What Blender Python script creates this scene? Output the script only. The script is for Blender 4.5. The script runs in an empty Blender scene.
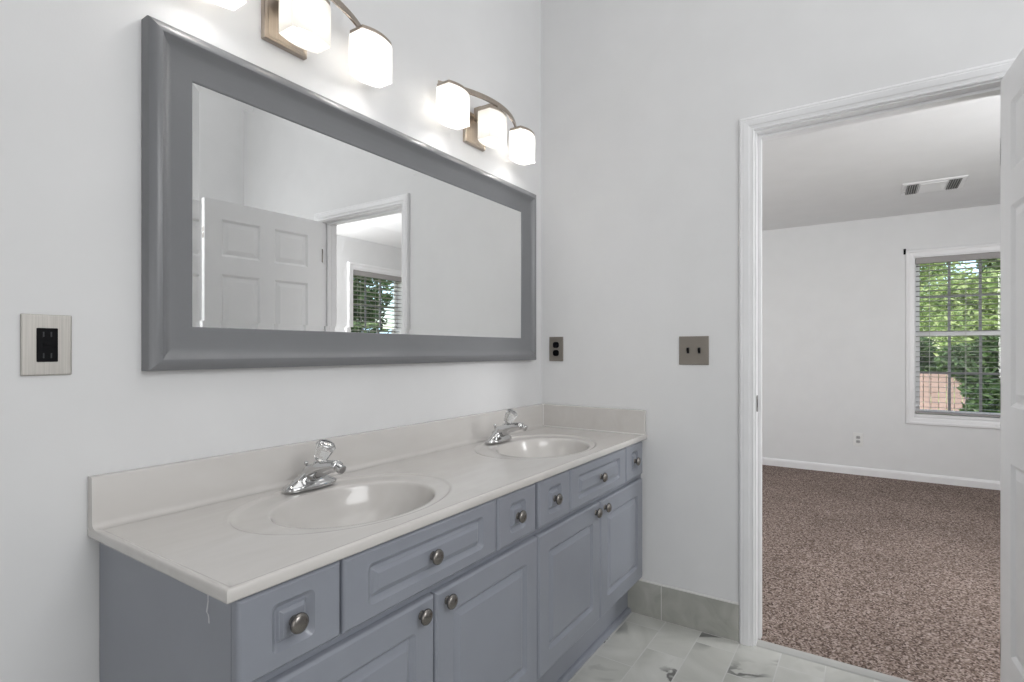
import bpy, bmesh, math, random
from mathutils import Vector, Matrix
R = math.radians
sc = bpy.context.scene
col = sc.collection

# ------------------------------------------------------------------ camera
cam_d = bpy.data.cameras.new('camera'); cam = bpy.data.objects.new('camera', cam_d); col.objects.link(cam)
cam.location = (-2.3071, -1.3636, 1.1696)
cam.rotation_euler = (R(90), 0, R(33.6864 - 90))
cam_d.sensor_width = 36; cam_d.lens = 538.92 * 36 / 1024
cam_d.shift_y = 9.25 / 1024
cam_d.clip_start = .02
sc.camera = cam
# ------------------------------------------------------------------ exposure
sc.view_settings.view_transform = 'Standard'
sc.view_settings.look = 'None'
sc.view_settings.gamma = 1
sc.view_settings.use_curve_mapping = False
sc.view_settings.exposure = .06
# ------------------------------------------------------------------ sky and lights
world = bpy.data.worlds.new('sky'); sc.world = world; world.use_nodes = True
wt = world.node_tree; wt.nodes.clear()
wo = wt.nodes.new('ShaderNodeOutputWorld'); bg = wt.nodes.new('ShaderNodeBackground')
sky = wt.nodes.new('ShaderNodeTexSky'); sky.sky_type = 'NISHITA'; sky.sun_disc = False
sky.sun_elevation = R(48); sky.sun_rotation = R(250); sky.air_density = 1.0; sky.dust_density = 1.0
bg.inputs['Strength'].default_value = .33
wt.links.new(sky.outputs[0], bg.inputs[0]); wt.links.new(bg.outputs[0], wo.inputs[0])

def lamp(kind, name, loc, power, rot=None, size=None, color=(1, 1, 1), parent=None, aim=None, **kw):
    d = bpy.data.lights.new(name, kind); d.energy = power; d.color = color
    if kind == 'AREA':
        d.shape = 'RECTANGLE'; d.size, d.size_y = size
    elif kind == 'POINT': d.shadow_soft_size = size
    for k, v in kw.items(): setattr(d, k, v)
    o = bpy.data.objects.new(name, d); col.objects.link(o); o.location = loc
    if aim is not None: o.rotation_euler = (Vector(aim) - Vector(loc)).to_track_quat('-Z', 'Y').to_euler()
    elif rot: o.rotation_euler = [R(a) for a in rot]
    if parent: o.parent = parent
    return o

lamp('SUN', 'sun', (-4, 3, 12), 6.0, aim=(4, -2.2, 0), color=(1, .95, .86), angle=R(1))
lamp('AREA', 'bath_ceiling_fill', (-1.05, -1.5, 3.66), 14, rot=(0, 0, 0), size=(2.2, 1.8), color=(1, 1, 1))  # added soft overhead fill; no ceiling fixture is modelled
lamp('AREA', 'bath_right_fill', (-1.7, -2.63, 1.65), 32.5, aim=(-.6, 0, .2), size=(1.2, 1.6), color=(.98, .99, 1))  # fill added in front of the right wall, which has no window
lamp('AREA', 'bath_back_fill', (-3.62, -2.1, .95), 10, aim=(0, -1.3, .6), size=(1.0, 1.7), color=(1, 1, 1))  # unseen fill added behind the camera to lift the end wall
lamp('AREA', 'bed_right_fill', (.75, -2.95, 1.5), 51, aim=(2.2, 0, 1.5), size=(.9, 1.4), color=(1, 1, 1))  # fill added out of view on the window-side wall, apart from window_2
lamp('AREA', 'bed_left_fill', (1.6, 1.2, 1.35), 20, aim=(2.2, -3, 1.25), size=(1.6, 1.4), color=(1, 1, 1))  # added unseen fill standing in for daylight from the bedroom's left

# ------------------------------------------------------------------ materials
def new_mat(name):
    m = bpy.data.materials.new(name); m.use_nodes = True
    nt = m.node_tree; b = nt.nodes['Principled BSDF']
    return m, nt, b
def N(nt, t, **kw):
    n = nt.nodes.new(t)
    for k, v in kw.items():
        if k in n.inputs: n.inputs[k].default_value = v
        else: setattr(n, k, v)
    return n
def ramp(nt, stops):
    n = nt.nodes.new('ShaderNodeValToRGB'); e = n.color_ramp.elements
    e[0].position, e[0].color = stops[0][0], (*stops[0][1], 1)
    e[1].position, e[1].color = stops[-1][0], (*stops[-1][1], 1)
    for p, c in stops[1:-1]:
        x = e.new(p); x.color = (*c, 1)
    return n
def simple(name, c, rough=.5, metal=0, bump=None, coat=0, var=0, scale=6, spec=.5):
    """paint or metal with a faint uneven tint and an optional fine surface grain"""
    m, nt, b = new_mat(name)
    b.inputs['Roughness'].default_value = rough; b.inputs['Metallic'].default_value = metal
    b.inputs['Coat Weight'].default_value = coat; b.inputs['Specular IOR Level'].default_value = spec
    tc = N(nt, 'ShaderNodeTexCoord')
    nz = N(nt, 'ShaderNodeTexNoise', Scale=scale, Detail=3.0); nt.links.new(tc.outputs['Object'], nz.inputs['Vector'])
    v = var or .015
    rp = ramp(nt, [(.3, [x * (1 - v) for x in c]), (.7, [min(1, x * (1 + v)) for x in c])])
    nt.links.new(nz.outputs['Fac'], rp.inputs[0]); nt.links.new(rp.outputs[0], b.inputs['Base Color'])
    if bump:
        n2 = N(nt, 'ShaderNodeTexNoise', Scale=bump[0], Detail=2.0); nt.links.new(tc.outputs['Object'], n2.inputs['Vector'])
        bp = N(nt, 'ShaderNodeBump', Strength=bump[1], Distance=.002)
        nt.links.new(n2.outputs['Fac'], bp.inputs['Height']); nt.links.new(bp.outputs[0], b.inputs['Normal'])
    return m
def brushed(name, c, rough=.3, axis=2, metal=1.0):
    m, nt, b = new_mat(name); b.inputs['Metallic'].default_value = metal
    tc = N(nt, 'ShaderNodeTexCoord'); mp = N(nt, 'ShaderNodeMapping')
    s = [900, 900, 900]; s[axis] = 8; mp.inputs['Scale'].default_value = s
    nz = N(nt, 'ShaderNodeTexNoise', Scale=1.0, Detail=2.0)
    nt.links.new(tc.outputs['Object'], mp.inputs[0]); nt.links.new(mp.outputs[0], nz.inputs['Vector'])
    rp = ramp(nt, [(.3, [x * .88 for x in c]), (.7, [min(1, x * 1.1) for x in c])])
    nt.links.new(nz.outputs['Fac'], rp.inputs[0]); nt.links.new(rp.outputs[0], b.inputs['Base Color'])
    b.inputs['Roughness'].default_value = rough
    return m

M_wall = simple('wall_paint', (.755, .756, .760), .65, bump=(220, .05), spec=.3)
M_bedwall = simple('bedroom_wall_paint', (.74, .745, .75), .6, bump=(220, .05))
M_ceil = simple('ceiling_paint', (.78, .785, .79), .8, bump=(90, .1))
M_trim = simple('white_trim_paint', (.82, .82, .83), .35)
M_door = simple('white_door_paint', (.82, .82, .825), .4, bump=(300, .05))
M_cab = simple('blue_grey_cabinet_paint', (.252, .268, .308), .28, bump=(260, .04), var=.03, spec=.6)
M_frame = simple('grey_frame_paint', (.195, .199, .209), .30, bump=(260, .04), var=.02)
M_dark = simple('dark_gap', (.02, .022, .026), .6)
M_black = simple('black_plastic', (.004, .004, .005), .25, spec=.15)
M_chrome = simple('chrome', (.60, .60, .60), .08, 1.0)
M_knob = brushed('dark_nickel', (.24, .225, .21), .27)
M_steel = brushed('brushed_steel', (.50, .48, .45), .5, metal=.8)
M_nickel = brushed('warm_brushed_nickel', (.46, .40, .34), .30)
M_bronze = simple('bronze_nickel_plate', (.27, .245, .215), .42, .5)
M_whiteplast = simple('white_plastic', (.78, .78, .77), .35)
M_caulk = simple('white_caulk', (.70, .69, .67), .6)
M_vinyl = simple('white_vinyl', (.84, .84, .85), .35)
M_grid_backlit = simple('grid_vinyl_backlit', (.27, .27, .285), .4)  # white grid, its backlit shade put into the colour
M_slat_backlit = simple('blind_slat_backlit', (.33, .315, .31), .5)  # white blind darkened in its colour to look backlit
M_cord = simple('cord', (.6, .59, .57), .8)
M_wear = simple('paint_scratch', (.62, .62, .64), .7)
M_grout = simple('grout', (.55, .55, .53), .8)

# cultured marble
M_marble, nt, b = new_mat('cultured_marble')
tc = N(nt, 'ShaderNodeTexCoord'); mp = N(nt, 'ShaderNodeMapping'); mp.inputs['Scale'].default_value = (1.6, 7, 5); mp.inputs['Rotation'].default_value = (0, 0, .22)
n1 = N(nt, 'ShaderNodeTexNoise', Scale=2.2, Detail=6.0, Distortion=1.2)
nt.links.new(tc.outputs['Object'], mp.inputs[0]); nt.links.new(mp.outputs[0], n1.inputs['Vector'])
rp = ramp(nt, [(.28, (.595, .57, .545)), (.5, (.615, .592, .568)), (.75, (.635, .614, .592))])
nt.links.new(n1.outputs['Fac'], rp.inputs[0]); nt.links.new(rp.outputs[0], b.inputs['Base Color'])
b.inputs['Roughness'].default_value = .2; b.inputs['Coat Weight'].default_value = .5; b.inputs['Coat Roughness'].default_value = .06

# floor tile
M_tile, nt, b = new_mat('marble_floor_tile')
tc = N(nt, 'ShaderNodeTexCoord'); mp = N(nt, 'ShaderNodeMapping'); mp.inputs['Location'].default_value = (.25, .628 + .149 * 40, 0)
br = N(nt, 'ShaderNodeTexBrick'); br.offset = .5; br.offset_frequency = 2
for k, v in (('Color1', (0, 0, 0, 1)), ('Color2', (1, 1, 1, 1)), ('Mortar', (.5, .5, .5, 1)), ('Scale', 1.0), ('Mortar Size', .0022), ('Mortar Smooth', .1), ('Bias', 0.0), ('Brick Width', .307), ('Row Height', .149)):
    br.inputs[k].default_value = v
nt.links.new(tc.outputs['Object'], mp.inputs[0]); nt.links.new(mp.outputs[0], br.inputs['Vector'])
sh = N(nt, 'ShaderNodeVectorMath', operation='MULTIPLY'); sh.inputs[1].default_value = (7, 13, 5); nt.links.new(br.outputs['Color'], sh.inputs[0])
ad = N(nt, 'ShaderNodeVectorMath', operation='ADD'); nt.links.new(tc.outputs['Object'], ad.inputs[0]); nt.links.new(sh.outputs[0], ad.inputs[1])
nw = N(nt, 'ShaderNodeTexNoise', Scale=3.2, Detail=5.0, Distortion=.9); nt.links.new(ad.outputs[0], nw.inputs['Vector'])
cloud = ramp(nt, [(.3, (.43, .435, .402)), (.5, (.54, .542, .510)), (.72, (.65, .65, .62))]); nt.links.new(nw.outputs['Fac'], cloud.inputs[0])
nv = N(nt, 'ShaderNodeTexNoise', Scale=2.6, Detail=6.0, Distortion=1.1); nt.links.new(ad.outputs[0], nv.inputs['Vector'])
vein = ramp(nt, [(.0, (0, 0, 0)), (.455, (0, 0, 0)), (.49, (1, 1, 1)), (.512, (1, 1, 1)), (.53, (0, 0, 0)), (1, (0, 0, 0))]); nt.links.new(nv.outputs['Fac'], vein.inputs[0])
nb = N(nt, 'ShaderNodeTexNoise', Scale=3.0, Detail=2.0); nt.links.new(ad.outputs[0], nb.inputs['Vector'])
mask = ramp(nt, [(.52, (0, 0, 0)), (.64, (1, 1, 1))]); nt.links.new(nb.outputs['Fac'], mask.inputs[0])
mul = N(nt, 'ShaderNodeMath', operation='MULTIPLY'); nt.links.new(vein.outputs[0], mul.inputs[0]); nt.links.new(mask.outputs[0], mul.inputs[1])
mx = N(nt, 'ShaderNodeMix', data_type='RGBA'); nt.links.new(mul.outputs[0], mx.inputs['Factor']); nt.links.new(cloud.outputs[0], mx.inputs[6]); mx.inputs[7].default_value = (.13, .13, .125, 1)
mx2 = N(nt, 'ShaderNodeMix', data_type='RGBA'); nt.links.new(br.outputs['Fac'], mx2.inputs['Factor']); nt.links.new(mx.outputs[2], mx2.inputs[6]); mx2.inputs[7].default_value = (.60, .60, .58, 1)
nt.links.new(mx2.outputs[2], b.inputs['Base Color']); b.inputs['Roughness'].default_value = .4
inv = N(nt, 'ShaderNodeMath', operation='SUBTRACT'); inv.inputs[0].default_value = 1; nt.links.new(br.outputs['Fac'], inv.inputs[1])
bp = N(nt, 'ShaderNodeBump', Strength=.5, Distance=.002); nt.links.new(inv.outputs[0], bp.inputs['Height']); nt.links.new(bp.outputs[0], b.inputs['Normal'])

# skirting tile
M_skirt, nt, b = new_mat('grey_skirting_tile')
tc = N(nt, 'ShaderNodeTexCoord'); n1 = N(nt, 'ShaderNodeTexNoise', Scale=7.0, Detail=7.0, Distortion=1.4); nt.links.new(tc.outputs['Object'], n1.inputs['Vector'])
rp = ramp(nt, [(.3, (.33, .332, .302)), (.5, (.41, .412, .378)), (.72, (.48, .48, .45))]); nt.links.new(n1.outputs['Fac'], rp.inputs[0]); nt.links.new(rp.outputs[0], b.inputs['Base Color'])
b.inputs['Roughness'].default_value = .45

# carpet
M_carpet, nt, b = new_mat('brown_carpet')
tc = N(nt, 'ShaderNodeTexCoord')
v1 = N(nt, 'ShaderNodeTexVoronoi', Scale=150.0); nt.links.new(tc.outputs['Object'], v1.inputs['Vector'])
n1 = N(nt, 'ShaderNodeTexNoise', Scale=95.0, Detail=5.0, Roughness=.8); nt.links.new(tc.outputs['Object'], n1.inputs['Vector'])
n2 = N(nt, 'ShaderNodeTexNoise', Scale=2.2, Detail=3.0); nt.links.new(tc.outputs['Object'], n2.inputs['Vector'])
sep = N(nt, 'ShaderNodeSeparateColor'); nt.links.new(v1.outputs['Color'], sep.inputs[0])
mxa = N(nt, 'ShaderNodeMix'); mxa.inputs['Factor'].default_value = .45
nt.links.new(n1.outputs['Fac'], mxa.inputs[2]); nt.links.new(sep.outputs[0], mxa.inputs[3])
rp = ramp(nt, [(.25, (.06, .042, .034)), (.43, (.185, .138, .116)), (.58, (.315, .247, .217)), (.8, (.55, .465, .425))])
nt.links.new(mxa.outputs[0], rp.inputs[0])
rp2 = ramp(nt, [(.3, (.88, .88, .88)), (.7, (1.08, 1.08, 1.08))]); nt.links.new(n2.outputs['Fac'], rp2.inputs[0])
mm = N(nt, 'ShaderNodeMix', data_type='RGBA', blend_type='MULTIPLY'); mm.inputs['Factor'].default_value = 1
nt.links.new(rp.outputs[0], mm.inputs[6]); nt.links.new(rp2.outputs[0], mm.inputs[7]); nt.links.new(mm.outputs[2], b.inputs['Base Color'])
b.inputs['Roughness'].default_value = 1; b.inputs['Specular IOR Level'].default_value = .1
bp = N(nt, 'ShaderNodeBump', Strength=.8, Distance=.005); nt.links.new(mxa.outputs[0], bp.inputs['Height']); nt.links.new(bp.outputs[0], b.inputs['Normal'])

# mirror, glass, acrylic
M_mirror, nt, b = new_mat('mirror_silver'); b.inputs['Metallic'].default_value = 1; b.inputs['Roughness'].default_value = 0; b.inputs['Base Color'].default_value = (.94, .945, .94, 1)
M_glass, nt, b = new_mat('window_glass'); nt.nodes.remove(b)
tr = N(nt, 'ShaderNodeBsdfTransparent'); gl = N(nt, 'ShaderNodeBsdfGlossy', Roughness=.0); ms = N(nt, 'ShaderNodeMixShader'); ms.inputs[0].default_value = .05
nt.links.new(tr.outputs[0], ms.inputs[1]); nt.links.new(gl.outputs[0], ms.inputs[2]); nt.links.new(ms.outputs[0], nt.nodes['Material Output'].inputs[0])
M_acryl, nt, b = new_mat('clear_acrylic'); b.inputs['Transmission Weight'].default_value = .85; b.inputs['Roughness'].default_value = .06; b.inputs['IOR'].default_value = 1.49; b.inputs['Base Color'].default_value = (.93, .93, .92, 1)
# lit lamps
def lit(name, c, s):
    m, nt, b = new_mat(name)
    b.inputs['Base Color'].default_value = (.8, .78, .75, 1); b.inputs['Roughness'].default_value = .25
    b.inputs['Emission Color'].default_value = (*c, 1); b.inputs['Emission Strength'].default_value = s
    return m
M_shade, nt, b = new_mat('opal_glass'); b.inputs['Base Color'].default_value = (.86, .85, .83, 1); b.inputs['Roughness'].default_value = .2
t_ = N(nt, 'ShaderNodeBsdfTranslucent'); t_.inputs[0].default_value = (.95, .93, .89, 1); ms = N(nt, 'ShaderNodeMixShader'); ms.inputs[0].default_value = .32
nt.links.new(b.outputs[0], ms.inputs[1]); nt.links.new(t_.outputs[0], ms.inputs[2]); nt.links.new(ms.outputs[0], nt.nodes['Material Output'].inputs[0])
M_bulb = lit('lit_bulb', (1, .95, .88), 7.0)
M_bulb_hot = lit('lit_bright_bulb', (1, .975, .95), 26.0)

# plants
def leafmat(name, c1, c2):
    m, nt, b = new_mat(name)
    tc = N(nt, 'ShaderNodeTexCoord'); n1 = N(nt, 'ShaderNodeTexNoise', Scale=9.0, Detail=2.0); nt.links.new(tc.outputs['Object'], n1.inputs['Vector'])
    rp = ramp(nt, [(.35, c1), (.65, c2)]); nt.links.new(n1.outputs['Fac'], rp.inputs[0]); nt.links.new(rp.outputs[0], b.inputs['Base Color'])
    b.inputs['Roughness'].default_value = .5
    out = nt.nodes['Material Output']; t = N(nt, 'ShaderNodeBsdfTranslucent'); nt.links.new(rp.outputs[0], t.inputs[0])
    ms = N(nt, 'ShaderNodeMixShader'); ms.inputs[0].default_value = .35
    nt.links.new(b.outputs[0], ms.inputs[1]); nt.links.new(t.outputs[0], ms.inputs[2]); nt.links.new(ms.outputs[0], out.inputs[0])
    return m
M_leaf1 = leafmat('light_green_leaves', (.19, .29, .08), (.46, .54, .24))
M_leaf2 = leafmat('mid_green_leaves', (.07, .12, .045), (.25, .33, .14))
M_leaf3 = leafmat('dark_green_leaves', (.04, .085, .03), (.11, .18, .06))
M_bark = simple('bark', (.16, .12, .09), .9, bump=(30, .6), var=.2)
M_fence = simple('pinkish_fence', (.43, .29, .275), .8, var=.12, scale=3, bump=(40, .3))
M_lawn = simple('lawn', (.26, .34, .10), .95, var=.3, scale=12, bump=(160, .8))

# ------------------------------------------------------------------ mesh helpers
def finish(name, bm, mat, parent=None, smooth=False, bevel=0, seg=2, angle=35):
    bmesh.ops.remove_doubles(bm, verts=bm.verts, dist=1e-6)
    bmesh.ops.recalc_face_normals(bm, faces=bm.faces)
    me = bpy.data.meshes.new(name); bm.to_mesh(me); bm.free()
    o = bpy.data.objects.new(name, me); col.objects.link(o)
    mats = mat if isinstance(mat, (list, tuple)) else [mat]
    for m in mats: me.materials.append(m)
    if smooth:
        for p in me.polygons: p.use_smooth = True
        me.set_sharp_from_angle(angle=R(angle))
    if bevel:
        mod = o.modifiers.new('edge_round', 'BEVEL'); mod.width = bevel; mod.segments = seg; mod.limit_method = 'ANGLE'; mod.angle_limit = R(40)
        mod.harden_normals = False
    if parent: o.parent = parent
    return o
def box(bm, x0, x1, y0, y1, z0, z1):
    vs = [bm.verts.new((x, y, z)) for x in sorted((x0, x1)) for y in sorted((y0, y1)) for z in sorted((z0, z1))]
    for f in ((0, 1, 3, 2), (4, 6, 7, 5), (0, 4, 5, 1), (2, 3, 7, 6), (0, 2, 6, 4), (1, 5, 7, 3)): bm.faces.new([vs[i] for i in f])
def loops(bm, rings, cap0=False, cap1=False, closed=True, mats=None):
    rr = [[bm.verts.new(p) for p in r] for r in rings]
    n = len(rr[0])
    for i, (a, c) in enumerate(zip(rr, rr[1:])):
        for k in range(n if closed else n - 1):
            j = (k + 1) % n
            f = bm.faces.new((a[k], a[j], c[j], c[k]))
            if mats: f.material_index = mats[i]
    if cap0: bm.faces.new(list(reversed(rr[0])))
    if cap1: bm.faces.new(rr[-1])
    return rr
def rrect(u0, u1, v0, v1, r, n=6):
    pts = []
    r = max(r, 1e-5)
    for cu, cv, a0 in ((u1 - r, v1 - r, 0), (u0 + r, v1 - r, 90), (u0 + r, v0 + r, 180), (u1 - r, v0 + r, 270)):
        for k in range(n + 1):
            a = R(a0 + 90 * k / n); pts.append((cu + r * math.cos(a), cv + r * math.sin(a)))
    return pts
def lathe(bm, prof, seg=32, M=None, cap0=True, cap1=True):
    rings = []
    for r, z in prof:
        ring = [Vector((r * math.cos(2 * math.pi * k / seg), r * math.sin(2 * math.pi * k / seg), z)) for k in range(seg)]
        rings.append([M @ p for p in ring] if M else ring)
    loops(bm, rings, cap0, cap1)
def tube(bm, pts, rad, seg=12, caps=True, flat=1.0, up=(0, 0, 1)):
    """swept tube; rad: one radius or one per point; flat: height over width"""
    P = [Vector(p) for p in pts]; rings = []
    for i, p in enumerate(P):
        t = (P[min(i + 1, len(P) - 1)] - P[max(i - 1, 0)]).normalized()
        s = t.cross(Vector(up))
        s = s.normalized() if s.length > 1e-4 else Vector((1, 0, 0))
        w = s.cross(t).normalized(); r = rad[i] if isinstance(rad, (list, tuple)) else rad
        rings.append([p + s * r * math.cos(2 * math.pi * k / seg) + w * r * flat * math.sin(2 * math.pi * k / seg) for k in range(seg)])
    loops(bm, rings, caps, caps)
def axis_matrix(o, d):
    return Matrix.Translation(Vector(o)) @ Vector(d).normalized().to_track_quat('Z', 'Y').to_matrix().to_4x4()
def thing(name, label=None, cat=None, loc=(0, 0, 0), group=None):
    o = bpy.data.objects.new(name, None); col.objects.link(o); o.location = loc; o.empty_display_size = .05
    return tag(o, label, cat, group)
def tag(o, label, cat, group=None, kind=None):
    if label: o['label'] = label
    if cat: o['category'] = cat
    if group: o['group'] = group
    if kind: o['kind'] = kind
    return o
def struct(o): o['kind'] = 'structure'; return o
def copy_tree(o, parent=None):
    c = o.copy(); col.objects.link(c)
    if parent: c.parent = parent
    for ch in list(o.children): copy_tree(ch, c)
    return c

# ------------------------------------------------------------------ setting: bathroom and bedroom
WT = .12                       # wall thickness
OY0, OY1, OZ = -.985, -1.742, 2.032   # doorway clear opening
BH, BX, BY0, BY1, BZ = 3.72, -3.7, -2.68, 0, 0
RX, RY0, RY1, RZ = 3.65, -3.03, 1.35, 2.38
W1 = (-1.675, -2.395, .585, 2.0)       # window_1 hole: y, y, z, z
W2 = (1.33, 2.05, .585, 2.0)           # window_2 hole: x, x, z, z

bm = bmesh.new(); box(bm, BX, .034, BY0, BY1, -.1, 0); struct(finish('floor', bm, M_tile))
bm = bmesh.new(); box(bm, .036, RX, RY0, RY1, -.1, .012); struct(finish('floor_bedroom', bm, M_carpet))
bm = bmesh.new(); box(bm, BX - WT, WT, 0, WT, -.1, BH); struct(finish('wall_left', bm, M_wall))
bm = bmesh.new()
J = .018
box(bm, 0, WT, 0, OY0 + J, -.1, BH); box(bm, 0, WT, OY1 - J, RY0 - WT, -.1, BH); box(bm, 0, WT, OY0 + J, OY1 - J, OZ + J, BH)
box(bm, .0, WT, 0, RY1, -.1, BH)
struct(finish('wall_end', bm, M_wall))
bm = bmesh.new(); box(bm, BX - WT, 0, BY0 - WT, BY0, -.1, BH); struct(finish('wall_right', bm, M_wall))
bm = bmesh.new(); box(bm, BX - WT, BX, BY0, BY1, -.1, BH); struct(finish('wall_back', bm, M_wall))
bm = bmesh.new(); box(bm, BX - WT, WT, BY0 - WT, WT, BH, BH + .1); struct(finish('ceiling', bm, M_ceil))
# bedroom shell
def holed(bm, f, a0, a1, z0, z1, h):   # f(a0,a1,z0,z1) adds a slab; h = hole
    f(a0, h[0], z0, z1); f(h[1], a1, z0, z1); f(h[0], h[1], z0, h[2]); f(h[0], h[1], h[3], z1)
bm = bmesh.new(); holed(bm, lambda a, c, d, e: box(bm, RX, RX + WT, a, c, d, e), RY1 + WT, RY0 - WT, -.1, 2.6, W1); struct(finish('wall_far', bm, M_bedwall))
bm = bmesh.new(); holed(bm, lambda a, c, d, e: box(bm, a, c, RY0 - WT, RY0, d, e), WT, RX, -.1, 2.6, W2); struct(finish('wall_window_side', bm, M_bedwall))
bm = bmesh.new(); box(bm, WT, RX, RY1, RY1 + WT, -.1, 2.6); struct(finish('wall_bedroom_left', bm, M_bedwall))
bm = bmesh.new()
loops(bm, [[(x, RY1, RZ), (x, -2.69, RZ), (x, RY0 - .001, 2.305), (x, RY0 - .001, 2.5), (x, RY1, 2.5)] for x in (WT, RX)], True, True)
struct(finish('ceiling_bedroom', bm, M_ceil))
# bedroom baseboards
def baseboard(name, pts, into):
    bm = bmesh.new(); a, c = Vector(pts[0]), Vector(pts[1]); n = Vector(into)
    prof = [(0, .012), (.014, .012), (.014, .066), (.010, .078), (.004, .085), (0, .085)]
    loops(bm, [[(p + n * o).to_tuple()[:2] + (z,) for o, z in prof] for p in (a, c)], True, True)
    struct(finish(name, bm, M_trim))
baseboard('baseboard_far', ((RX, RY1, 0), (RX, RY0, 0)), (-1, 0, 0))
baseboard('baseboard_window_side', ((WT, RY0, 0), (RX - .014, RY0, 0)), (0, 1, 0))

# tiled skirting on the end wall: single tiles with grout between, a caulk bead on top
ys = [-.003, -.305, -.608, -.9235]
def skirting(name, spans):
    bm = bmesh.new()
    for a, c in spans: box(bm, -.010, -.0002, a, c, .002, .149)
    o = struct(finish(name, bm, M_skirt, bevel=.0015))
    bm = bmesh.new(); box(bm, -.0085, 0, spans[0][0], spans[-1][1], .0, .150)
    tube(bm, [(-.004, spans[0][0], .151), (-.004, spans[-1][1], .151)], .0055, 8)
    finish('grout', bm, M_caulk, o)
skirting('baseboard_end', [(ys[0], ys[1] + .0015), (ys[1] - .0015, ys[2] + .0015), (ys[2] - .0015, ys[3])])
skirting('baseboard_end_corner', [(-1.81, -2.09), (-2.093, -2.39), (-2.393, -2.678)])

# door casing + jamb
def door_trim(name, side):
    """side: -1 bathroom face x=0, +1 bedroom face x=WT"""
    bm = bmesh.new(); x0 = 0 if side < 0 else WT
    prof = [(.006, 0), (.006, .010), (.010, .012), (.014, .010), (.022, .012), (.026, .0155), (.044, .018), (.047, .016), (.052, .0175), (.058, .015), (.062, .006), (.062, 0)]
    rings = []
    for o, d in prof:
        x = x0 + side * d; o -= .0
        rings.append([(x, OY0 + o, 0), (x, OY0 + o, OZ + o), (x, OY1 - o, OZ + o), (x, OY1 - o, 0)])
    loops(bm, rings, closed=False)
    return struct(finish(name, bm, M_trim))
casing = door_trim('trim_1', -1); door_trim('trim_2', 1)
bm = bmesh.new()   # jamb boards with door stop
for a, c in ((OY0, OY0 + J), (OY1 - J, OY1)): box(bm, 0, WT, a, c, 0, OZ + J)
box(bm, 0, WT, OY1, OY0, OZ, OZ + J)
box(bm, .040, .075, OY0 - .011, OY0, 0, OZ); box(bm, .040, .075, OY1, OY1 + .011, 0, OZ); box(bm, .040, .075, OY1 + .011, OY0 - .011, OZ - .011, OZ)
jamb = struct(finish('trim_3', bm, M_trim, bevel=.0015))
bm = bmesh.new()
o2 = rrect(.006, .030, .925, .99, .008, 5); i2 = rrect(.013, .023, .942, .974, .002, 5)
loops(bm, [[(x, OY0 - .0003, z) for x, z in o2], [(x, OY0 - .0022, z) for x, z in o2], [(x, OY0 - .0022, z) for x, z in i2], [(x, OY0 - .0004, z) for x, z in i2]], True, True)
finish('strike_plate', bm, M_knob, jamb)
# threshold strip
bm = bmesh.new(); loops(bm, [[(.000, y, .0), (.004, y, .005), (.018, y, .011), (.034, y, .013), (.040, y, .010), (.040, y, 0)] for y in (OY0, OY1)], True, True)
struct(finish('trim_4', bm, simple('threshold_metal', (.47, .47, .455), .4)))

# ------------------------------------------------------------------ door leaf
def panel_face(bm, M, u0, u1, v0, v1, t, panels, prof):
    """a flat face at d=t with recessed raised panels; M(u,v,d)->point"""
    us = sorted({u0, u1, *[p[0] for p in panels], *[p[1] for p in panels]}); vs_ = sorted({v0, v1, *[p[2] for p in panels], *[p[3] for p in panels]})
    for a, c in zip(us, us[1:]):
        for d, e in zip(vs_, vs_[1:]):
            if any(abs(p[0] - a) < 1e-6 and abs(p[1] - c) < 1e-6 and abs(p[2] - d) < 1e-6 and abs(p[3] - e) < 1e-6 for p in panels): continue
            bm.faces.new([bm.verts.new(M(*q, t)) for q in ((a, d), (c, d), (c, e), (a, e))])
    for p in panels:
        rings = [[M(u, v, t - dd) for u, v in ((p[0] + o, p[2] + o), (p[1] - o, p[2] + o), (p[1] - o, p[3] - o), (p[0] + o, p[3] - o))] for o, dd in prof]
        loops(bm, rings, cap1=True)
TH = R(4.1); DW, DH, DT = .738, 2.024, .035
HX, HY = -.020, -1.7055        # hinge-side corner of the leaf face that looks at the mirror
du = Vector((-math.cos(TH), -math.sin(TH), 0)); dn = Vector((-math.sin(TH), math.cos(TH), 0))
def leafM(sgn):
    def f(u, v, d):
        base = Vector((HX, HY, 0)) + du * u + Vector((0, 0, v))
        return base + dn * (d if sgn > 0 else -DT - d)
    return f
door = struct(thing('door_1'))
pn = []
for a, c in ((.105, .332), (.420, .647)):
    for d, e in ((.244, .828), (1.0, 1.605), (1.708, 1.919)): pn.append((a, c, d, e))
prof = [(0, 0), (.006, .004), (.012, .0085), (.016, .0085), (.040, .002), (.042, .002)]
bm = bmesh.new()
panel_face(bm, leafM(1), 0, DW, .010, DH, 0, pn, prof); panel_face(bm, leafM(-1), 0, DW, .010, DH, 0, pn, prof)
A, B_ = leafM(1), leafM(-1)
ring = [(0, .01), (DW, .01), (DW, DH), (0, DH)]
loops(bm, [[A(u, v, 0) for u, v in ring], [B_(u, v, 0) for u, v in ring]])
finish('door_leaf', bm, M_door, door)
for z in (.22, 1.02, 1.80):
    bm = bmesh.new()
    p = Vector((-.0145, -1.7165, 0))
    lathe(bm, [(.0055, z - .046), (.0065, z - .044), (.0065, z + .044), (.0055, z + .046)], 14, Matrix.Translation(p))
    q0 = A(.0, z, .0008); 
    vs = [A(-.004, z - .044, .0004), A(.004, z - .044, .0016), A(.004, z + .044, .0016), A(-.004, z + .044, .0004)]
    bm.faces.new([bm.verts.new(v) for v in vs])
    finish('hinge', bm, M_knob, door, smooth=True)
bm = bmesh.new()      # latch plate on the free edge
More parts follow.
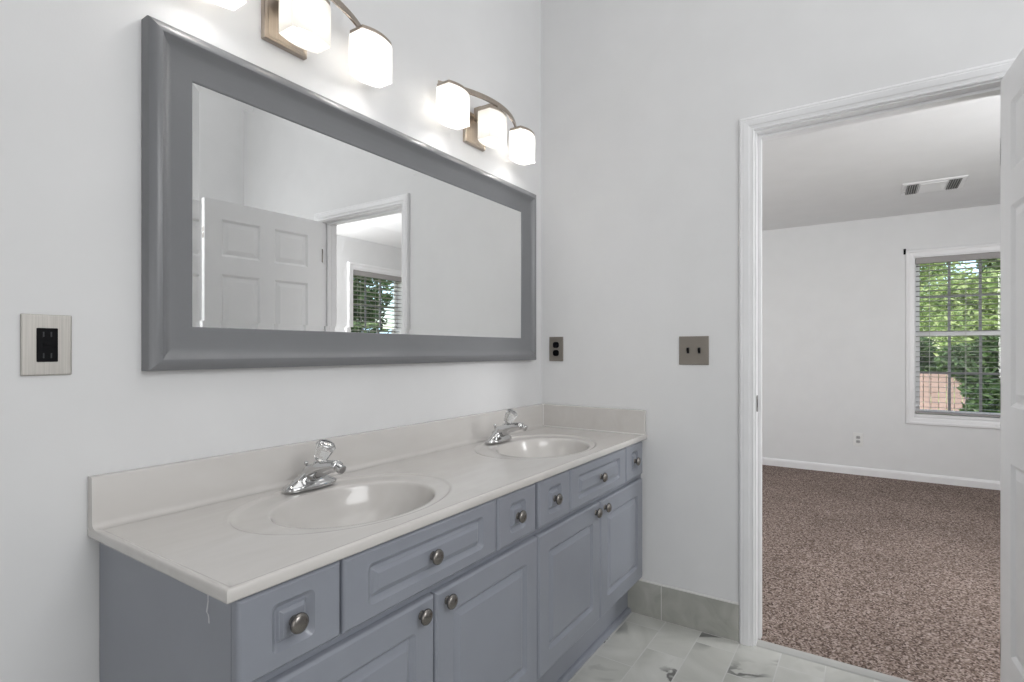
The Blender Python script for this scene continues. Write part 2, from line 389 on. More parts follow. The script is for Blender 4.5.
for z in (1.815, 1.85):
    vs = [A(DW + .0008, z - .014, -.008), A(DW + .0008, z - .014, -.027), A(DW + .0008, z + .014, -.027), A(DW + .0008, z + .014, -.008)]
    bm.faces.new([bm.verts.new(v) for v in vs])
finish('edge_plate', bm, M_knob, door)
for s in (1, -1):
    bm = bmesh.new(); f = leafM(s)
    M = axis_matrix(f(DW - .065, .96, 0), dn * s)
    lathe(bm, [(.031, 0), (.031, .005), (.026, .009), (.011, .012), (.010, .035), (.019, .042), (.026, .052), (.026, .060), (.018, .068), (.001, .070)], 28, M)
    finish('door_knob', bm, M_steel, door, smooth=True)

# ------------------------------------------------------------------ windows and blinds
def rings_frame(bm, M, u0, u1, v0, v1, prof, r=0):
    rings = []
    for o, d in prof: rings.append([M(u, v, d) for u, v in ((u0 + o, v0 + o), (u1 - o, v0 + o), (u1 - o, v1 - o), (u0 + o, v1 - o))])
    loops(bm, rings)
def bar(bm, M, u0, u1, v0, v1, d0, d1):
    vs = [bm.verts.new(M(u, v, d)) for u in (u0, u1) for v in (v0, v1) for d in (d0, d1)]
    for f in ((0, 1, 3, 2), (4, 6, 7, 5), (0, 4, 5, 1), (2, 3, 7, 6), (0, 2, 6, 4), (1, 5, 7, 3)): bm.faces.new([vs[i] for i in f])
def window(name, M, w, zb, zt):
    """M(u,v,d): u along the wall from the hole's first edge, v height, d out of the wall into the room"""
    root = struct(thing(name))
    bm = bmesh.new()   # picture-frame casing
    rings_frame(bm, M, -.055, w + .055, zb - .07, zt + .058, [(0, 0), (0, .012), (.004, .017), (.020, .018), (.026, .014), (.050, .012), (.058, .010), (.058, -.005)])
    finish('casing', bm, M_trim, root)
    bm = bmesh.new()   # jamb lining
    rings_frame(bm, M, 0, w, zb, zt, [(0.0002, 0.004), (.012, 0.004), (.012, -.115), (.0002, -.115)])
    bar(bm, M, .0, w, zb + .012, zb + .022, -.06, .006)
    finish('jamb', bm, M_vinyl, root)
    zm = 1.315
    for k, (a, c, d) in enumerate(((zb + .022, zm + .018, -.062), (zm - .018, zt - .012, -.085))):
        bm = bmesh.new()
        rings_frame(bm, M, .013, w - .013, a, c, [(0, d), (0, d - .020), (.036, d - .020), (.036, d), (0, d)])
        sash = finish('sash', bm, M_vinyl, root, bevel=.002)
        bm = bmesh.new()
        i0, i1, v0, v1 = .049, w - .049, a + .036, c - .036
        for q in (1, 2):
            u = i0 + (i1 - i0) * q / 3; bar(bm, M, u - .010, u + .010, v0, v1, d - .014, d - .006)
        v = (v0 + v1) / 2; bar(bm, M, i0, i1, v - .009, v + .009, d - .0135, d - .0065)
        finish('muntins', bm, M_grid_backlit, sash)
        bm = bmesh.new(); bm.faces.new([bm.verts.new(M(u, v, d - .010)) for u, v in ((i0, v0), (i1, v0), (i1, v1), (i0, v1))])
        finish('pane', bm, M_glass, sash)
    return root
def blind(M, w, zb, zt, label):
    root = thing('venetian_blind', label, 'window blind', M(w / 2, zb + .03, -.03))
    inv = Matrix.Translation(-Vector(root.location))
    def L(u, v, d): return inv @ Vector(M(u, v, d))
    bm = bmesh.new(); bar(bm, L, .016, w - .016, zt - .066, zt - .014, -.052, .004); finish('headrail', bm, M_slat_backlit, root, bevel=.002)
    bm = bmesh.new(); z = zt - .085; n = 0
    while z > zb + .075:
        t = -.0018
        rings = []
        for u in (.020, w - .020):
            rings.append([L(u, z + t, -.052), L(u, z + .0016, -.027), L(u, z - t, -.003), L(u, z - t - .0026, -.003), L(u, z - .001, -.027), L(u, z + t - .0026, -.052)])
        loops(bm, rings, True, True); z -= .0445; n += 1
    finish('slats', bm, M_slat_backlit, root)
    bm = bmesh.new(); bar(bm, L, .018, w - .018, zb + .028, zb + .046, -.052, -.003); finish('bottom_rail', bm, M_slat_backlit, root, bevel=.002)
    for u in (.115, w / 2, w - .115):
        bm = bmesh.new()
        for d in (-.002, -.0535): tube(bm, [L(u, zb + .04, d), L(u, zt - .06, d)], .0011, 6)
        finish('ladder_cord', bm, M_cord, root)
    return root
M1 = lambda u, v, d: Vector((RX - d, W1[0] - u, v))
M2 = lambda u, v, d: Vector((W2[0] + u, RY0 + d, v))
window('window_1', M1, W1[0] - W1[1], W1[2], W1[3]); window('window_2', M2, W2[1] - W2[0], W2[2], W2[3])
blind(M1, W1[0] - W1[1], W1[2], W1[3], 'white horizontal blind with open slats in the bedroom window seen through the doorway')
blind(M2, W2[1] - W2[0], W2[2], W2[3], 'white horizontal blind with open slats in the window seen only in the mirror')

# ------------------------------------------------------------------ vanity cabinets
FY, BYF = -.535, -.516         # drawer/door face, cabinet box face
def front(name, x0, x1, z0, z1, parent, mx, mz, raise_=.022, r=.012):
    """thermofoil front: eased edge, routed groove, raised centre"""
    bm = bmesh.new()
    x0 += .0006; x1 -= .0006
    def ring(o, d, rad=.0015): return [(x, FY + d, z) for x, z in rrect(x0 + o, x1 - o, z0 + o, z1 - o, rad, 6)]
    def pr(o, d, rad): return [(x, FY + d, z) for x, z in rrect(x0 + mx + o, x1 - mx - o, z0 + mz + o, z1 - mz - o, rad, 6)]
    rings = [ring(0, .018), ring(0, .0075), ring(.0012, .0045), ring(.0035, .0018), ring(.0065, .0), ring(.0085, .0)]
    rings += [pr(-.002, 0, r + .002), pr(0, 0, r), pr(.002, .002, r * .95), pr(.008, .0085, r * .8), pr(.0115, .0098, r * .6), pr(.0135, .0092, r * .4), pr(.0135 + raise_ * .2, .0055, .002), pr(.0135 + raise_ * .3, .0050, .0015), pr(.0135 + raise_ * .55, .0006, .0012), pr(.015 + raise_ * .55, .0, .001), pr(.0165 + raise_ * .55, .0, .0008)]
    loops(bm, rings, True, True)
    return finish(name, bm, M_cab, parent, smooth=True, angle=28)
knob_mesh = None
def knob(x, z, parent):
    global knob_mesh
    if knob_mesh is None:
        bm = bmesh.new()
        lathe(bm, [(.010, 0), (.0095, .002), (.0075, .005), (.0085, .008), (.0135, .0105), (.0172, .0135), (.0176, .0160), (.0165, .0188), (.0130, .0215), (.0080, .0232), (.001, .024)], 32, axis_matrix((0, 0, 0), (0, -1, 0)))
        o = finish('knob', bm, M_knob, None, smooth=True, angle=60); knob_mesh = o.data
    else:
        o = bpy.data.objects.new('knob', knob_mesh); col.objects.link(o)
    o.parent = parent; o.location = (x, FY, z); return o
def cabinet(x0, x1, drawers, doors, label, left_end):
    root = thing('vanity_cabinet', label, 'cabinet', (0, 0, 0), None)
    bm = bmesh.new()
    box(bm, x0, x0 + .018, -.004, BYF, .0 if left_end else .10, .776); box(bm, x1 - .018, x1, -.004, BYF, .0, .776)
    box(bm, x0 + .018, x1 - .018, BYF + .018, BYF, .165, .776); box(bm, x0 + .018, x1 - .018, -.004, BYF + .018, .165, .183)
    if left_end:     # toe notch: replace the end panel's lower front corner
        bm.free(); bm = bmesh.new()
        pts = [(-.004, .0), (-.455, .0), (-.455, .165), (BYF, .165), (BYF, .776), (-.004, .776)]
        loops(bm, [[(x, y, z) for y, z in pts] for x in (x0, x0 + .018)], True, True)
        pts2 = [(-.004, .0), (-.455, .0), (-.455, .165), (BYF, .165), (BYF, .776), (-.004, .776)]
        loops(bm, [[(x, y, z) for y, z in pts2] for x in (x1 - .018, x1)], True, True)
        box(bm, x0 + .018, x1 - .018, BYF + .018, BYF, .165, .776); box(bm, x0 + .018, x1 - .018, -.004, BYF + .018, .165, .183)
    else:
        bm.free(); bm = bmesh.new()
        pts2 = [(-.004, .0), (-.455, .0), (-.455, .165), (BYF, .165), (BYF, .776), (-.004, .776)]
        for a, c in ((x0, x0 + .018), (x1 - .018, x1)): loops(bm, [[(x, y, z) for y, z in pts2] for x in (a, c)], True, True)
        box(bm, x0 + .018, x1 - .018, BYF + .018, BYF, .165, .776); box(bm, x0 + .018, x1 - .018, -.004, BYF + .018, .165, .183)
    finish('body', bm, M_cab, root)
    bm = bmesh.new(); box(bm, x0 + .018, x1 - .018, -.455, -.440, 0, .165); finish('toe_kick', bm, M_cab, root)
    bm = bmesh.new(); prof = [(-.455, 0), (-.473, 0), (-.473, .006), (-.470, .013), (-.464, .018), (-.455, .020)]
    loops(bm, [[(x, y, z) for y, z in prof] for x in (x0, x1)], True, True); finish('shoe_moulding', bm, M_cab, root)
    for a, c, kx in drawers:
        wide = c - a > .3
        d = front('drawer', a, c, .631, .7745, root, .060 if wide else .058, .030, .014 if not wide else .02)
        knob(kx, .703, d)
    for a, c, kx in doors:
        d = front('door', a, c, .180, .6125, root, .060, .060, .024); knob(kx, .583, d)
    return root
cabL = cabinet(-1.842, -.922, [(-1.842, -1.641, -1.742), (-1.637, -1.135, -1.388), (-1.131, -.934, -1.033)], [(-1.842, -1.381, -1.425), (-1.377, -.924, -1.338)],
               'blue grey vanity cabinet at the open end, with a white scratch on its side', True)
cabR = cabinet(-.921, -.010, [(-.919, -.719, -.820), (-.715, -.229, -.472), (-.225, -.036, -.131)], [(-.919, -.479, -.518), (-.475, -.036, -.437)],
               'blue grey vanity cabinet in the corner by the doorway wall', False)
bm = bmesh.new()
sp = [(-.4475, .7640), (-.4480, .7540), (-.4460, .7450), (-.4440, .7380), (-.4435, .7340), (-.4480, .7310), (-.4500, .7260), (-.4505, .7170)]
for (a, b1), (c, d1) in zip(sp, sp[1:]):
    w = .0021
    bm.faces.new([bm.verts.new((-1.8426, y, z)) for y, z in ((a - w, b1), (a + w, b1), (c + w, d1), (c - w, d1))])
o = finish('scratch', bm, M_wear, cabL); o['label'] = 'white scratch in the paint'

# ------------------------------------------------------------------ countertop with two integral bowls
CT, CX0, CYF = .7985, -1.862, -.5415
lip = .014
top = thing('vanity_countertop', 'long cream cultured marble countertop with two oval bowls on the blue grey cabinets', 'countertop', (0, 0, 0))
bm = bmesh.new()
bowls = [(-1.405, -.305, -1.846 - .002, -.955), (-.503, -.308, -.955, -.0)]
for bx, by, xa, xb in bowls:
    xa = CX0 + lip if xa < -1.5 else xa
    ya, yb = CYF + lip, -.003
    n = 160
    ang = [2 * math.pi * k / n for k in range(n)]
    ox, oy = bx, -.280
    rect = []
    for a in ang:
        c, s = math.cos(a), math.sin(a)
        t = min((xb - ox) / c if c > 1e-9 else 1e9, (xa - ox) / c if c < -1e-9 else 1e9, (yb - oy) / s if s > 1e-9 else 1e9, (ya - oy) / s if s < -1e-9 else 1e9)
        rect.append([ox + c * t, oy + s * t])
    for cx_, cy_ in ((xa, ya), (xa, yb), (xb, ya), (xb, yb)):
        k = min(range(n), key=lambda i: (rect[i][0] - cx_) ** 2 + (rect[i][1] - cy_) ** 2); rect[k] = [cx_, cy_]
    rings = []
    def el(x, y, rx, ry, z): rings.append([(x + rx * math.cos(a), y + ry * math.sin(a), CT + z) for a in ang])
    for rho, z in ((.10, -.136), (.2, -.134), (.35, -.129), (.5, -.120), (.63, -.107), (.74, -.091), (.83, -.073), (.90, -.053), (.945, -.036), (.975, -.022), (.993, -.012), (1.008, -.0062), (1.025, -.0040), (1.05, -.0032)):
        el(bx, by, .211 * rho, .161 * rho, z)
    for t, z in ((.3, -.0034), (.6, -.0036), (.85, -.0036)):
        el(bx, by + (-.281 - by) * t, .2216 + (.283 - .2216) * t, .169 + (.205 - .169) * t, z)
    el(bx, -.280, .284, .206, -.0030); el(bx, -.280, .287, .209, -.0012); el(bx, -.280, .290, .212, .0002); el(bx, -.280, .294, .216, .0006); el(bx, -.280, .300, .220, .0002); el(bx, -.280, .304, .223, 0)
    last = rings[-1]; rings.append([(q[0] + (x - q[0]) * .94, q[1] + (y - q[1]) * .94, CT) for q, (x, y) in zip(last, rect)])
    rings.append([(x, y, CT) for x, y in rect])
    loops(bm, rings, cap0=True)
# rolled front and left edge
prof = [(0, 0), (.003, .0008), (.006, .0016), (.010, .0014), (.0128, -.001), (.014, -.005), (.014, -.016), (.0125, -.0195), (.009, -.0212), (-.02, -.0212)]
rings = [[(0, CYF + lip - o, CT + z), (CX0 + lip - o, CYF + lip - o, CT + z), (CX0 + lip - o, -.001, CT + z)] for o, z in prof]
loops(bm, rings, closed=False)
for xa, xb in ((CX0 + .03, -1.65), (-1.16, -.75), (-.26, -.0)): bm.faces.new([bm.verts.new(p) for p in ((xa, CYF + .02, CT - .0212), (xb, CYF + .02, CT - .0212), (xb, -.003, CT - .0212), (xa, -.003, CT - .0212))])
slab = finish('slab', bm, M_marble, top, smooth=True, angle=50)
for bx, by, _, _ in bowls:
    bm = bmesh.new(); lathe(bm, [(.0225, -.004), (.0225, .0015), (.0195, .0022), (.017, .0005), (.015, .003), (.001, .0045)], 28, Matrix.Translation((bx, by, CT - .135)))
    finish('drain', bm, M_chrome, slab, smooth=True)
# backsplash with a coved foot and the side splash
bm = bmesh.new(); SH = .1075
prof = [(-.001, 0), (-.040, .0004), (-.034, .0012), (-.028, .004), (-.024, .0085), (-.0225, .014), (-.0215, SH - .004), (-.019, SH - .001), (-.016, SH), (-.001, SH)]
loops(bm, [[(x, y, CT + z) for y, z in prof] for x in (CX0 + .0005, -.0005)], True, True)
finish('backsplash', bm, M_marble, top, smooth=True, angle=40)
bm = bmesh.new(); box(bm, -.0205, -.0008, -.0225, CYF + .003, CT + .0008, CT + SH - .0005); finish('side_splash', bm, M_marble, top, bevel=.0022)
bm = bmesh.new(); tube(bm, [(-.0205, -.0235, CT + .006), (-.0205, -.0235, CT + SH)], .0035, 8); tube(bm, [(-.0225, -.03, CT + .0015), (-.0225, CYF + .006, CT + .0015)], .003, 8); finish('caulk', bm, M_caulk, top)

# ------------------------------------------------------------------ faucets
def faucet(loc, label):
    f = thing('faucet', label, 'faucet', loc)
    bm = bmesh.new()     # long base with low wings rising into the body
    rings = []
    for z, a, b1, oy in ((0, .079, .0285, 0), (.004, .080, .0295, 0), (.0085, .079, .0285, 0), (.013, .074, .0255, 0), (.019, .062, .0215, 0), (.026, .047, .0205, 0), (.034, .034, .021, -.002), (.044, .0255, .0215, -.005), (.054, .021, .0205, -.009), (.060, .016, .016, -.012), (.0625, .006, .006, -.013)):
        ring = []
        for k in range(48):
            t = 2 * math.pi * k / 48; c, s = math.cos(t), math.sin(t); e = .78
            ring.append((a * math.copysign(abs(c) ** e, c), oy + b1 * math.copysign(abs(s) ** .9, s), z))
        rings.append(ring)
    loops(bm, rings, True, True); finish('base', bm, M_chrome, f, smooth=True, angle=60)
    bm = bmesh.new()
    tube(bm, [(0, .016, .022), (0, -.004, .034), (0, -.026, .0455), (0, -.050, .0555), (0, -.078, .0635), (0, -.104, .0685), (0, -.1125, .069), (0, -.115, .069)],
         [.025, .027, .0265, .0240, .0208, .0180, .0168, .011], 20, flat=.84); finish('spout', bm, M_chrome, f, smooth=True, angle=60)
    bm = bmesh.new(); M = axis_matrix((0, -.110, .0675), (0, -.95, -.31))
    lathe(bm, [(.0095, 0), (.0118, .003), (.0118, .007), (.0098, .0085), (.0098, .011), (.0122, .0125), (.0122, .021), (.0100, .0225), (.001, .0215)], 24, M)
    finish('aerator', bm, M_chrome, f, smooth=True, angle=30)
    ax = Vector((0, -.53, .848)); b0 = Vector((0, -.026, .056))
    bm = bmesh.new(); lathe(bm, [(.0125, 0), (.0125, .012), (.0105, .015), (.0075, .017), (.0075, .030)], 24, axis_matrix(b0, ax)); finish('stem', bm, M_chrome, f, smooth=True, angle=40)
    kb = b0 + ax * .0275
    bm = bmesh.new(); lathe(bm, [(.0125, 0), (.0175, .003), (.0195, .012), (.0215, .023), (.0250, .035), (.0265, .044), (.0245, .0485), (.0195, .0505)], 10, axis_matrix(kb, ax))
    kn = finish('handle', bm, M_acryl, f, bevel=.001); kn['label'] = 'clear faceted acrylic handle'
    bm = bmesh.new(); lathe(bm, [(.0180, .0506), (.0185, .0522), (.0160, .0534), (.001, .0538)], 28, axis_matrix(kb, ax)); finish('handle_cap', bm, M_chrome, kn, smooth=True)
    bm = bmesh.new(); tube(bm, [(0, .020, .018), (0, .020, .058)], .0022, 10)
    lathe(bm, [(.0022, 0), (.0052, .002), (.006, .006), (.0048, .010), (.001, .0115)], 16, Matrix.Translation((0, .020, .056))); finish('lift_rod', bm, M_chrome, f, smooth=True)
    return f
fa = faucet((-1.393, -.098, CT + .001), 'chrome faucet with clear knob handle at the nearer sink basin')
fb = copy_tree(fa); fb.location = (-.505, -.098, CT + .001); fb['label'] = 'chrome faucet with clear knob handle at the basin beside the corner'

# ------------------------------------------------------------------ mirror
mx0, mx1, mz0, mz1 = -1.762, -.102, 1.123, 1.912
mir = thing('framed_mirror', 'large mirror in a wide grey painted frame on the wall above the vanity', 'mirror', (0, 0, 0))
bm = bmesh.new()
MM = lambda u, v, d: (u, -d, v)
prof = [(0, .001), (0, .030), (.0015, .0335), (.005, .0365), (.014, .0405), (.022, .0430), (.0255, .0432), (.0280, .0415), (.033, .0360), (.041, .0305), (.052, .0260), (.066, .0225), (.082, .0195), (.094, .0180), (.1000, .0172), (.1020, .0158), (.1028, .0135), (.1028, .001)]
rings_frame(bm, MM, mx0, mx1, mz0, mz1, prof); finish('frame', bm, M_frame, mir, smooth=True, angle=24)
bm = bmesh.new(); g = .1018
r_out = [(mx0 + g, mz0 + g), (mx1 - g, mz0 + g), (mx1 - g, mz1 - g), (mx0 + g, mz1 - g)]; bw = .017
r_in = [(mx0 + g + bw, mz0 + g + bw), (mx1 - g - bw, mz0 + g + bw), (mx1 - g - bw, mz1 - g - bw), (mx0 + g + bw, mz1 - g - bw)]
loops(bm, [[(u, -.0135, v) for u, v in r_out], [(u, -.0125, v) for u, v in r_in]], cap1=True)
finish('glass', bm, M_mirror, mir)

# ------------------------------------------------------------------ vanity lights
def bow(hw, e, b1, n=14, sc_=1.0):
    """plan outline with flat ends and bowed front and back"""
    pts = []
    for k in range(n + 1):
        x = -hw + 2 * hw * k / n; pts.append((x * sc_, -(e + (b1 - e) * (1 - (x / hw) ** 2)) * sc_))
    for k in range(n + 1):
        x = hw - 2 * hw * k / n; pts.append((x * sc_, (e + (b1 - e) * (1 - (x / hw) ** 2)) * sc_))
    return pts
def vanity_light(x, label):
    root = thing('vanity_light', label, 'wall light', (x, 0, 2.0))
    bm = bmesh.new(); rr = lambda o, d: [(u, -d, v) for u, v in rrect(-.066 + o, .066 - o, .006 + o, .134 - o, .002, 3)]
    loops(bm, [rr(0, .001), rr(0, .014), rr(.002, .017), rr(.009, .018), rr(.012, .0155)], True, True); finish('backplate', bm, M_nickel, root)
    bm = bmesh.new(); box(bm, -.013, .013, -.015, -.050, .105, .158); box(bm, -.010, .010, -.050, -.123, .1445, .158); 
    finish('bracket', bm, M_nickel, root, bevel=.0015)
    bm = bmesh.new(); rings = []
    for k in range(29):
        t = -1 + 2 * k / 28; xx = .262 * t; y = -.125 + .083 * t * t; dy = 2 * .083 * t / .262; nn = Vector((-dy, 1, 0)).normalized() * .0032
        p = Vector((xx, y, 0)); rings.append([(p + nn).to_tuple()[:2] + (.139,), (p - nn).to_tuple()[:2] + (.139,), (p - nn).to_tuple()[:2] + (.158,), (p + nn).to_tuple()[:2] + (.158,)])
    loops(bm, rings, True, True); finish('arm', bm, M_nickel, root)
    for i, sx in enumerate((-.235, 0, .235)):
        yc = -.100 if sx == 0 else -.092
        out = bow(.060, .0285, .043); z0, z1 = (.001, .114) if sx == 0 else (.002, .117)
        bm = bmesh.new()
        def rg(s, z): return [(sx + px * s, yc + py * s, z) for px, py in out]
        loops(bm, [rg(1, z0), rg(1, z1 - .004), rg(.975, z1), rg(.3, z1)], False, True)
        sh = finish('shade', bm, M_shade, root, smooth=True, angle=30)
        bm = bmesh.new(); loops(bm, [rg(.965, z1 + .0005), rg(.965, z1 + .010), rg(.93, z1 + .012)], True, True)
        yb_ = -.125 + .083 * (sx / .262) ** 2
        box(bm, sx - .009, sx + .009, yb_ - .006, yb_ + .006, z1 + .010, .141); finish('shade_holder', bm, M_nickel, sh)
        bm = bmesh.new(); lathe(bm, [(.010, .100), (.011, .072), (.018, .055), (.022, .039), (.020, .024), (.012, .015), (.001, .012)], 12, Matrix.Translation((sx, yc, 0))); finish('bulb', bm, M_bulb if sx == 0 else M_bulb_hot, sh, smooth=True)
    return root
vanity_light(-1.411, 'three shade nickel light above the mirror, the nearer fixture cut by the picture top')
vanity_light(-.552, 'three shade nickel light above the mirror, the fixture close to the room corner')

# ------------------------------------------------------------------ electrical plates
def plate(name, label, cat, M, w, h, mat, t=.006, cuts=()):
    root = thing(name, label, cat, M(0, 0, 0))
    inv = -Vector(M(0, 0, 0))
    L = lambda u, v, d: Vector(M(u, v, d)) + inv
    bm = bmesh.new(); rr = lambda o, d: [L(u, v, d) for u, v in rrect(-w / 2 + o, w / 2 - o, -h / 2 + o, h / 2 - o, .002, 4)]
    loops(bm, [rr(0, .0005), rr(0, t - .002), rr(.0008, t - .0008), rr(.0025, t)], True, True); finish('cover_plate', bm, mat, root)
    return root, L, t
def rpart(name, L, u0, u1, v0, v1, r, d0, d1, mat, parent, e=.0006):
    bm = bmesh.new(); q = lambda o, d: [L(u, v, d) for u, v in rrect(u0 + o, u1 - o, v0 + o, v1 - o, r, 6)]
    loops(bm, [q(0, d0), q(0, d1 - e), q(e, d1)], True, True); return finish(name, bm, mat, parent)
def screw(L, u, v, t, mat, parent):
    bm = bmesh.new()
    rings = [[L(u + r * math.cos(2 * math.pi * k / 16), v + r * math.sin(2 * math.pi * k / 16), d) for k in range(16)] for r, d in ((.0032, t - .001), (.0032, t + .0003), (.0022, t + .0009))]
    loops(bm, rings, True, True); finish('screw', bm, mat, parent)
ML = lambda u, v, d: (-1.9295 + u, -d, 1.180 + v)
p, L, t = plate('wall_outlet', 'brushed steel wall plate with a black rectangular receptacle beside the mirror', 'outlet', ML, .0795, .1205, M_steel)
ins = rpart('receptacle', L, -.0168, .0168, -.0335, .0335, .002, t - .002, t + .0012, M_black, p)
for v in (.021, -.021):
    for u in (-.006, .006): rpart('slot', L, u - .0012, u + .0012, v - .005, v + .005, .0004, t + .0008, t + .0015, M_dark, ins, .0002)
for v in (.0035, -.0035): rpart('button', L, -.006, .006, v - .0026, v + .0026, .0006, t + .0008, t + .002, M_black, ins, .0003)
ME = lambda yc, zc: (lambda u, v, d: (-d, yc - u, zc + v))
p, L, t = plate('wall_outlet', 'dark nickel duplex outlet on the end wall next to the mirror corner', 'outlet', ME(-.0865, 1.176), .076, .118, M_bronze)
for v in (.0195, -.0195): rpart('receptacle', L, -.0165, .0165, v - .0145, v + .0145, .011, t - .002, t + .0015, M_black, p)
screw(L, 0, 0, t, M_bronze, p)
p, L, t = plate('light_switch', 'dark nickel double switch plate with two black toggles beside the doorway', 'light switch', ME(-.744, 1.1685), .122, .120, M_bronze)
for u in (-.023, .023):
    rpart('toggle_slot', L, u - .0055, u + .0055, -.0125, .0125, .001, t - .002, t + .0004, M_dark, p, .0002)
    bm = bmesh.new(); q = [L(u + a, b1, d) for a, b1, d in ((-.0045, -.009, t), (.0045, -.009, t), (.0045, .007, t), (-.0045, .007, t))]; q2 = [L(u + a, b1, d) for a, b1, d in ((-.0035, .002, t + .013), (.0035, .002, t + .013), (.0035, .010, t + .011), (-.0035, .010, t + .011))]
    loops(bm, [q, q2], True, True); finish('toggle', bm, M_black, p)
    for v in (.030, -.030): screw(L, u, v, t, M_bronze, p)
MF = lambda u, v, d: (RX - d, -1.262 - u, .340 + v)
p, L, t = plate('wall_outlet', 'white duplex outlet low on the bedroom wall', 'outlet', MF, .078, .124, M_whiteplast)
for v in (.0195, -.0195):
    rc = rpart('receptacle', L, -.0165, .0165, v - .0145, v + .0145, .011, t - .002, t + .0015, simple('grey_plastic', (.42, .42, .42), .4), p)
    for u in (-.006, .006): rpart('slot', L, u - .0014, u + .0014, v - .003, v + .006, .0004, t + .001, t + .0019, M_dark, rc, .0002)

# ------------------------------------------------------------------ bedroom ceiling vent and curtain bracket
vent = thing('ceiling_vent', 'white ceiling air vent with two dark louvred ends above the carpet', 'air vent', (2.70, -1.738, RZ))
bm = bmesh.new()
def vr(o, d): return [(u, v, -d) for u, v in rrect(-.165 + o, .165 - o, -.185 + o, .185 - o, .003, 3)]
loops(bm, [vr(0, 0), vr(0, .004), vr(.006, .008), vr(.020, .009)], False, True); finish('frame', bm, M_trim, vent)
for y in (-.122, .122):
    bm = bmesh.new(); box(bm, -.135, .135, y - .034, y + .034, -.0095, -.012); lv = finish('louvre_panel', bm, simple('vent_shade', (.10, .10, .10), .7), vent)
    bm = bmesh.new()
    for k in range(5):
        yy = y - .028 + k * .014; loops(bm, [[(x, yy - .0025, -.0118), (x, yy + .0015, -.0118), (x, yy + .004, -.018), (x, yy + .0005, -.018)] for x in (-.132, .132)], True, True)
    finish('louvres', bm, simple('grey_louvre', (.42, .42, .42), .5), lv)
bm = bmesh.new(); box(bm, -.130, .130, -.078, .078, -.0088, -.014); finish('centre_plate', bm, M_trim, vent, bevel=.003)
bm = bmesh.new(); box(bm, -.012, .004,   .166, .171, -.009, -.026); finish('lever', bm, M_cord, vent)
bk = bmesh.new(); box(bk, RX - .004, RX - .0003, -1.622, -1.604, 2.025, 2.075)
tube(bk, [(RX - .004, -1.613, 2.058), (RX - .030, -1.613, 2.058), (RX - .042, -1.613, 2.066)], .0055, 10)
tag(finish('curtain_rod_bracket', bk, M_black, None, bevel=.001), 'small black curtain rod bracket at the top corner of the bedroom window casing', 'bracket')

# ------------------------------------------------------------------ garden outside
GZ = -.35
bm = bmesh.new(); box(bm, 3.9, 40, -30, 25, GZ - .1, GZ); box(bm, -12, 3.9, -30, -3.3, GZ - .1, GZ); tag(finish('lawn', bm, M_lawn), None, None, kind='structure')
rnd = random.Random(7)
def leaf_cloud(bm, blobs, n, size, rnd):
    tot = sum(r[1][0] * r[1][1] * r[1][2] for r in blobs)
    for c, rad in blobs:
        k = max(30, int(n * rad[0] * rad[1] * rad[2] / tot))
        for _ in range(k):
            d = Vector((rnd.gauss(0, 1), rnd.gauss(0, 1), rnd.gauss(0, 1))).normalized() * (rnd.random() ** .33)
            p = Vector(c) + Vector((d.x * rad[0], d.y * rad[1], d.z * rad[2]))
            a = Vector((rnd.gauss(0, 1), rnd.gauss(0, 1), rnd.gauss(0, .6))).normalized(); q = a.cross(Vector((rnd.gauss(0, 1), rnd.gauss(0, 1), rnd.gauss(0, 1)))).normalized()
            s = size * rnd.uniform(.6, 1.3); w = s * .42; nrm = a.cross(q) * s * .12
            v = [bm.verts.new(x) for x in (p - a * s, p - q * w + nrm, p + a * s, p + q * w + nrm)]
            bm.faces.new((v[0], v[1], v[2])); bm.faces.new((v[0], v[2], v[3]))
def tree(name, loc, h, w, mat, label, cat='tree', n=5000, size=.10, nb=9, low=.25, group=None):
    root = thing(name, label, cat, loc, group)
    bm = bmesh.new(); blobs = []
    tips = []
    for k in range(nb):
        a = rnd.uniform(0, 2 * math.pi); rr = w * .5 * rnd.uniform(.15, .75); z = h * (low + (1 - low) * ((k + .5) / nb)) * rnd.uniform(.92, 1.02)
        rr *= 1 - .55 * max(0, z / h - .45)
        c = (rr * math.cos(a), rr * math.sin(a), z); s = w * rnd.uniform(.2, .32)
        blobs.append((c, (s, s, s * .8))); tips.append(c)
    leaf_cloud(bm, blobs, n, size, rnd); finish('foliage', bm, mat, root)
    bm = bmesh.new(); tube(bm, [(0, 0, -.02), (.03, .02, h * .3), (-.02, .03, h * .55), (.02, 0, h * .8)], [w * .035 + .02, w * .03 + .015, w * .02 + .01, .012], 10)
    for c in tips: tube(bm, [(0, .02, max(.15, c[2] * .55)), (c[0] * .5, c[1] * .5, c[2] * .8), c], [w * .014 + .008, .012, .006], 7)
    finish('trunk', bm, M_bark, root, smooth=True)
    return root
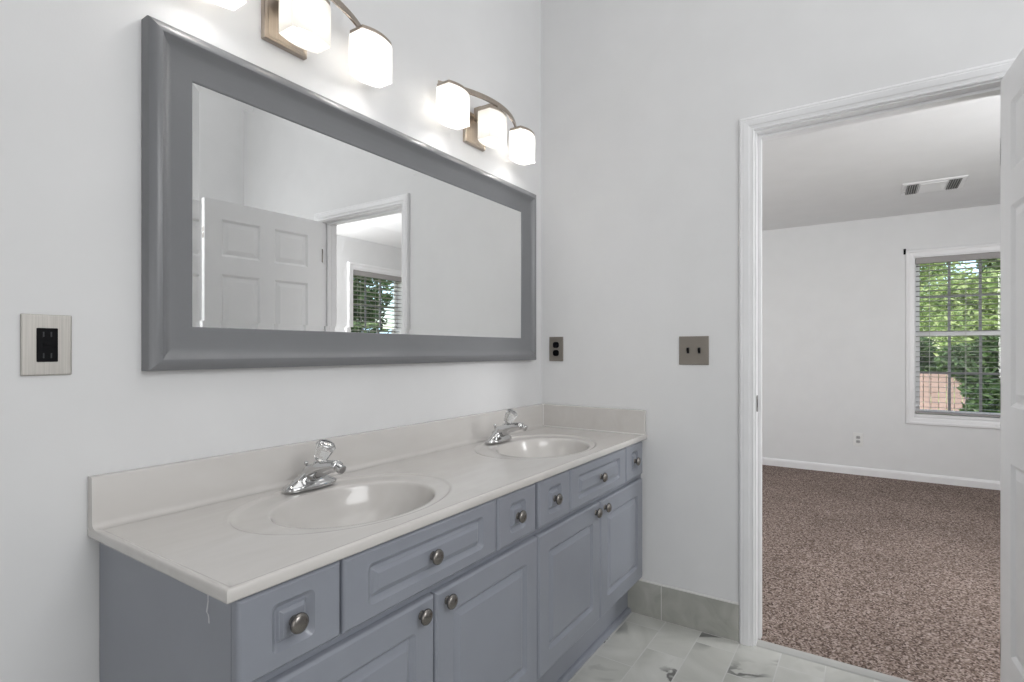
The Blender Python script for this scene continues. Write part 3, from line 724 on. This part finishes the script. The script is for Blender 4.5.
# seen through the bedroom window
tree('garden_tree', (12.6, -3.3, GZ), 3.0, 2.6, M_leaf1, 'bright green leafy tree behind the meeting rail of the bedroom window', n=8000, size=.075, low=.5)
tree('garden_tree', (18.5, -4.9, GZ), 4.6, 2.6, M_leaf2, 'taller mid green tree rising to the sky in the upper window sash', n=8000, size=.11, low=.4)
tree('garden_tree', (23.2, -2.5, GZ), 5.2, 3.8, M_leaf1, 'far light green tree at the edge of the window by the frame', n=6500, size=.10, low=.3)
tree('garden_shrub', (9.6, -2.98, GZ), 1.75, 1.25, M_leaf3, 'dark green arching shrub filling the lower window sash', 'shrub', n=5000, size=.085, low=.18)
tree('garden_shrub', (15.6, -2.3, GZ), 1.9, 1.7, M_leaf3, 'dark green shrub showing over the top of the pinkish fence', 'shrub', n=5000, size=.085, low=.2)
tree('garden_shrub', (16.2, -4.5, GZ), 2.1, 1.7, M_leaf3, 'dark green shrub at the far end of the pinkish fence', 'shrub', n=5000, size=.085, low=.15)
fence = thing('garden_fence', 'low pinkish board fence behind the shrubs outside the bedroom window', 'fence', (14.0, -1.2, GZ))
bm = bmesh.new()
for k in range(36):
    y = 2.2 - k * .145; loops(bm, [[(x, y - .066, 0), (x, y + .066, 0), (x, y + .066, .95), (x, y, .98), (x, y - .066, .95)] for x in (-.012, .012)], True, True)
finish('boards', bm, M_fence, fence)
bm = bmesh.new()
for z in (.2, .75): box(bm, .012, .05, -3.1, 2.3, z - .045, z + .045)
finish('rails', bm, M_fence, fence)
# seen through the other window, in the mirror
tree('garden_tree', (5.6, -9.4, GZ), 4.6, 3.4, M_leaf3, 'dark green tree outside the window in the mirror', n=14000, size=.11, nb=14, low=.12)
tree('garden_tree', (9.0, -8.8, GZ), 3.4, 2.2, M_leaf2, 'mid green tree beside the dark tree in the mirror', n=6000, size=.10, low=.2)
tree('garden_shrub', (4.6, -6.3, GZ), 1.9, 1.6, M_leaf2, 'rounded green shrub under the window in the mirror', 'shrub', n=4000, size=.08, low=.15)
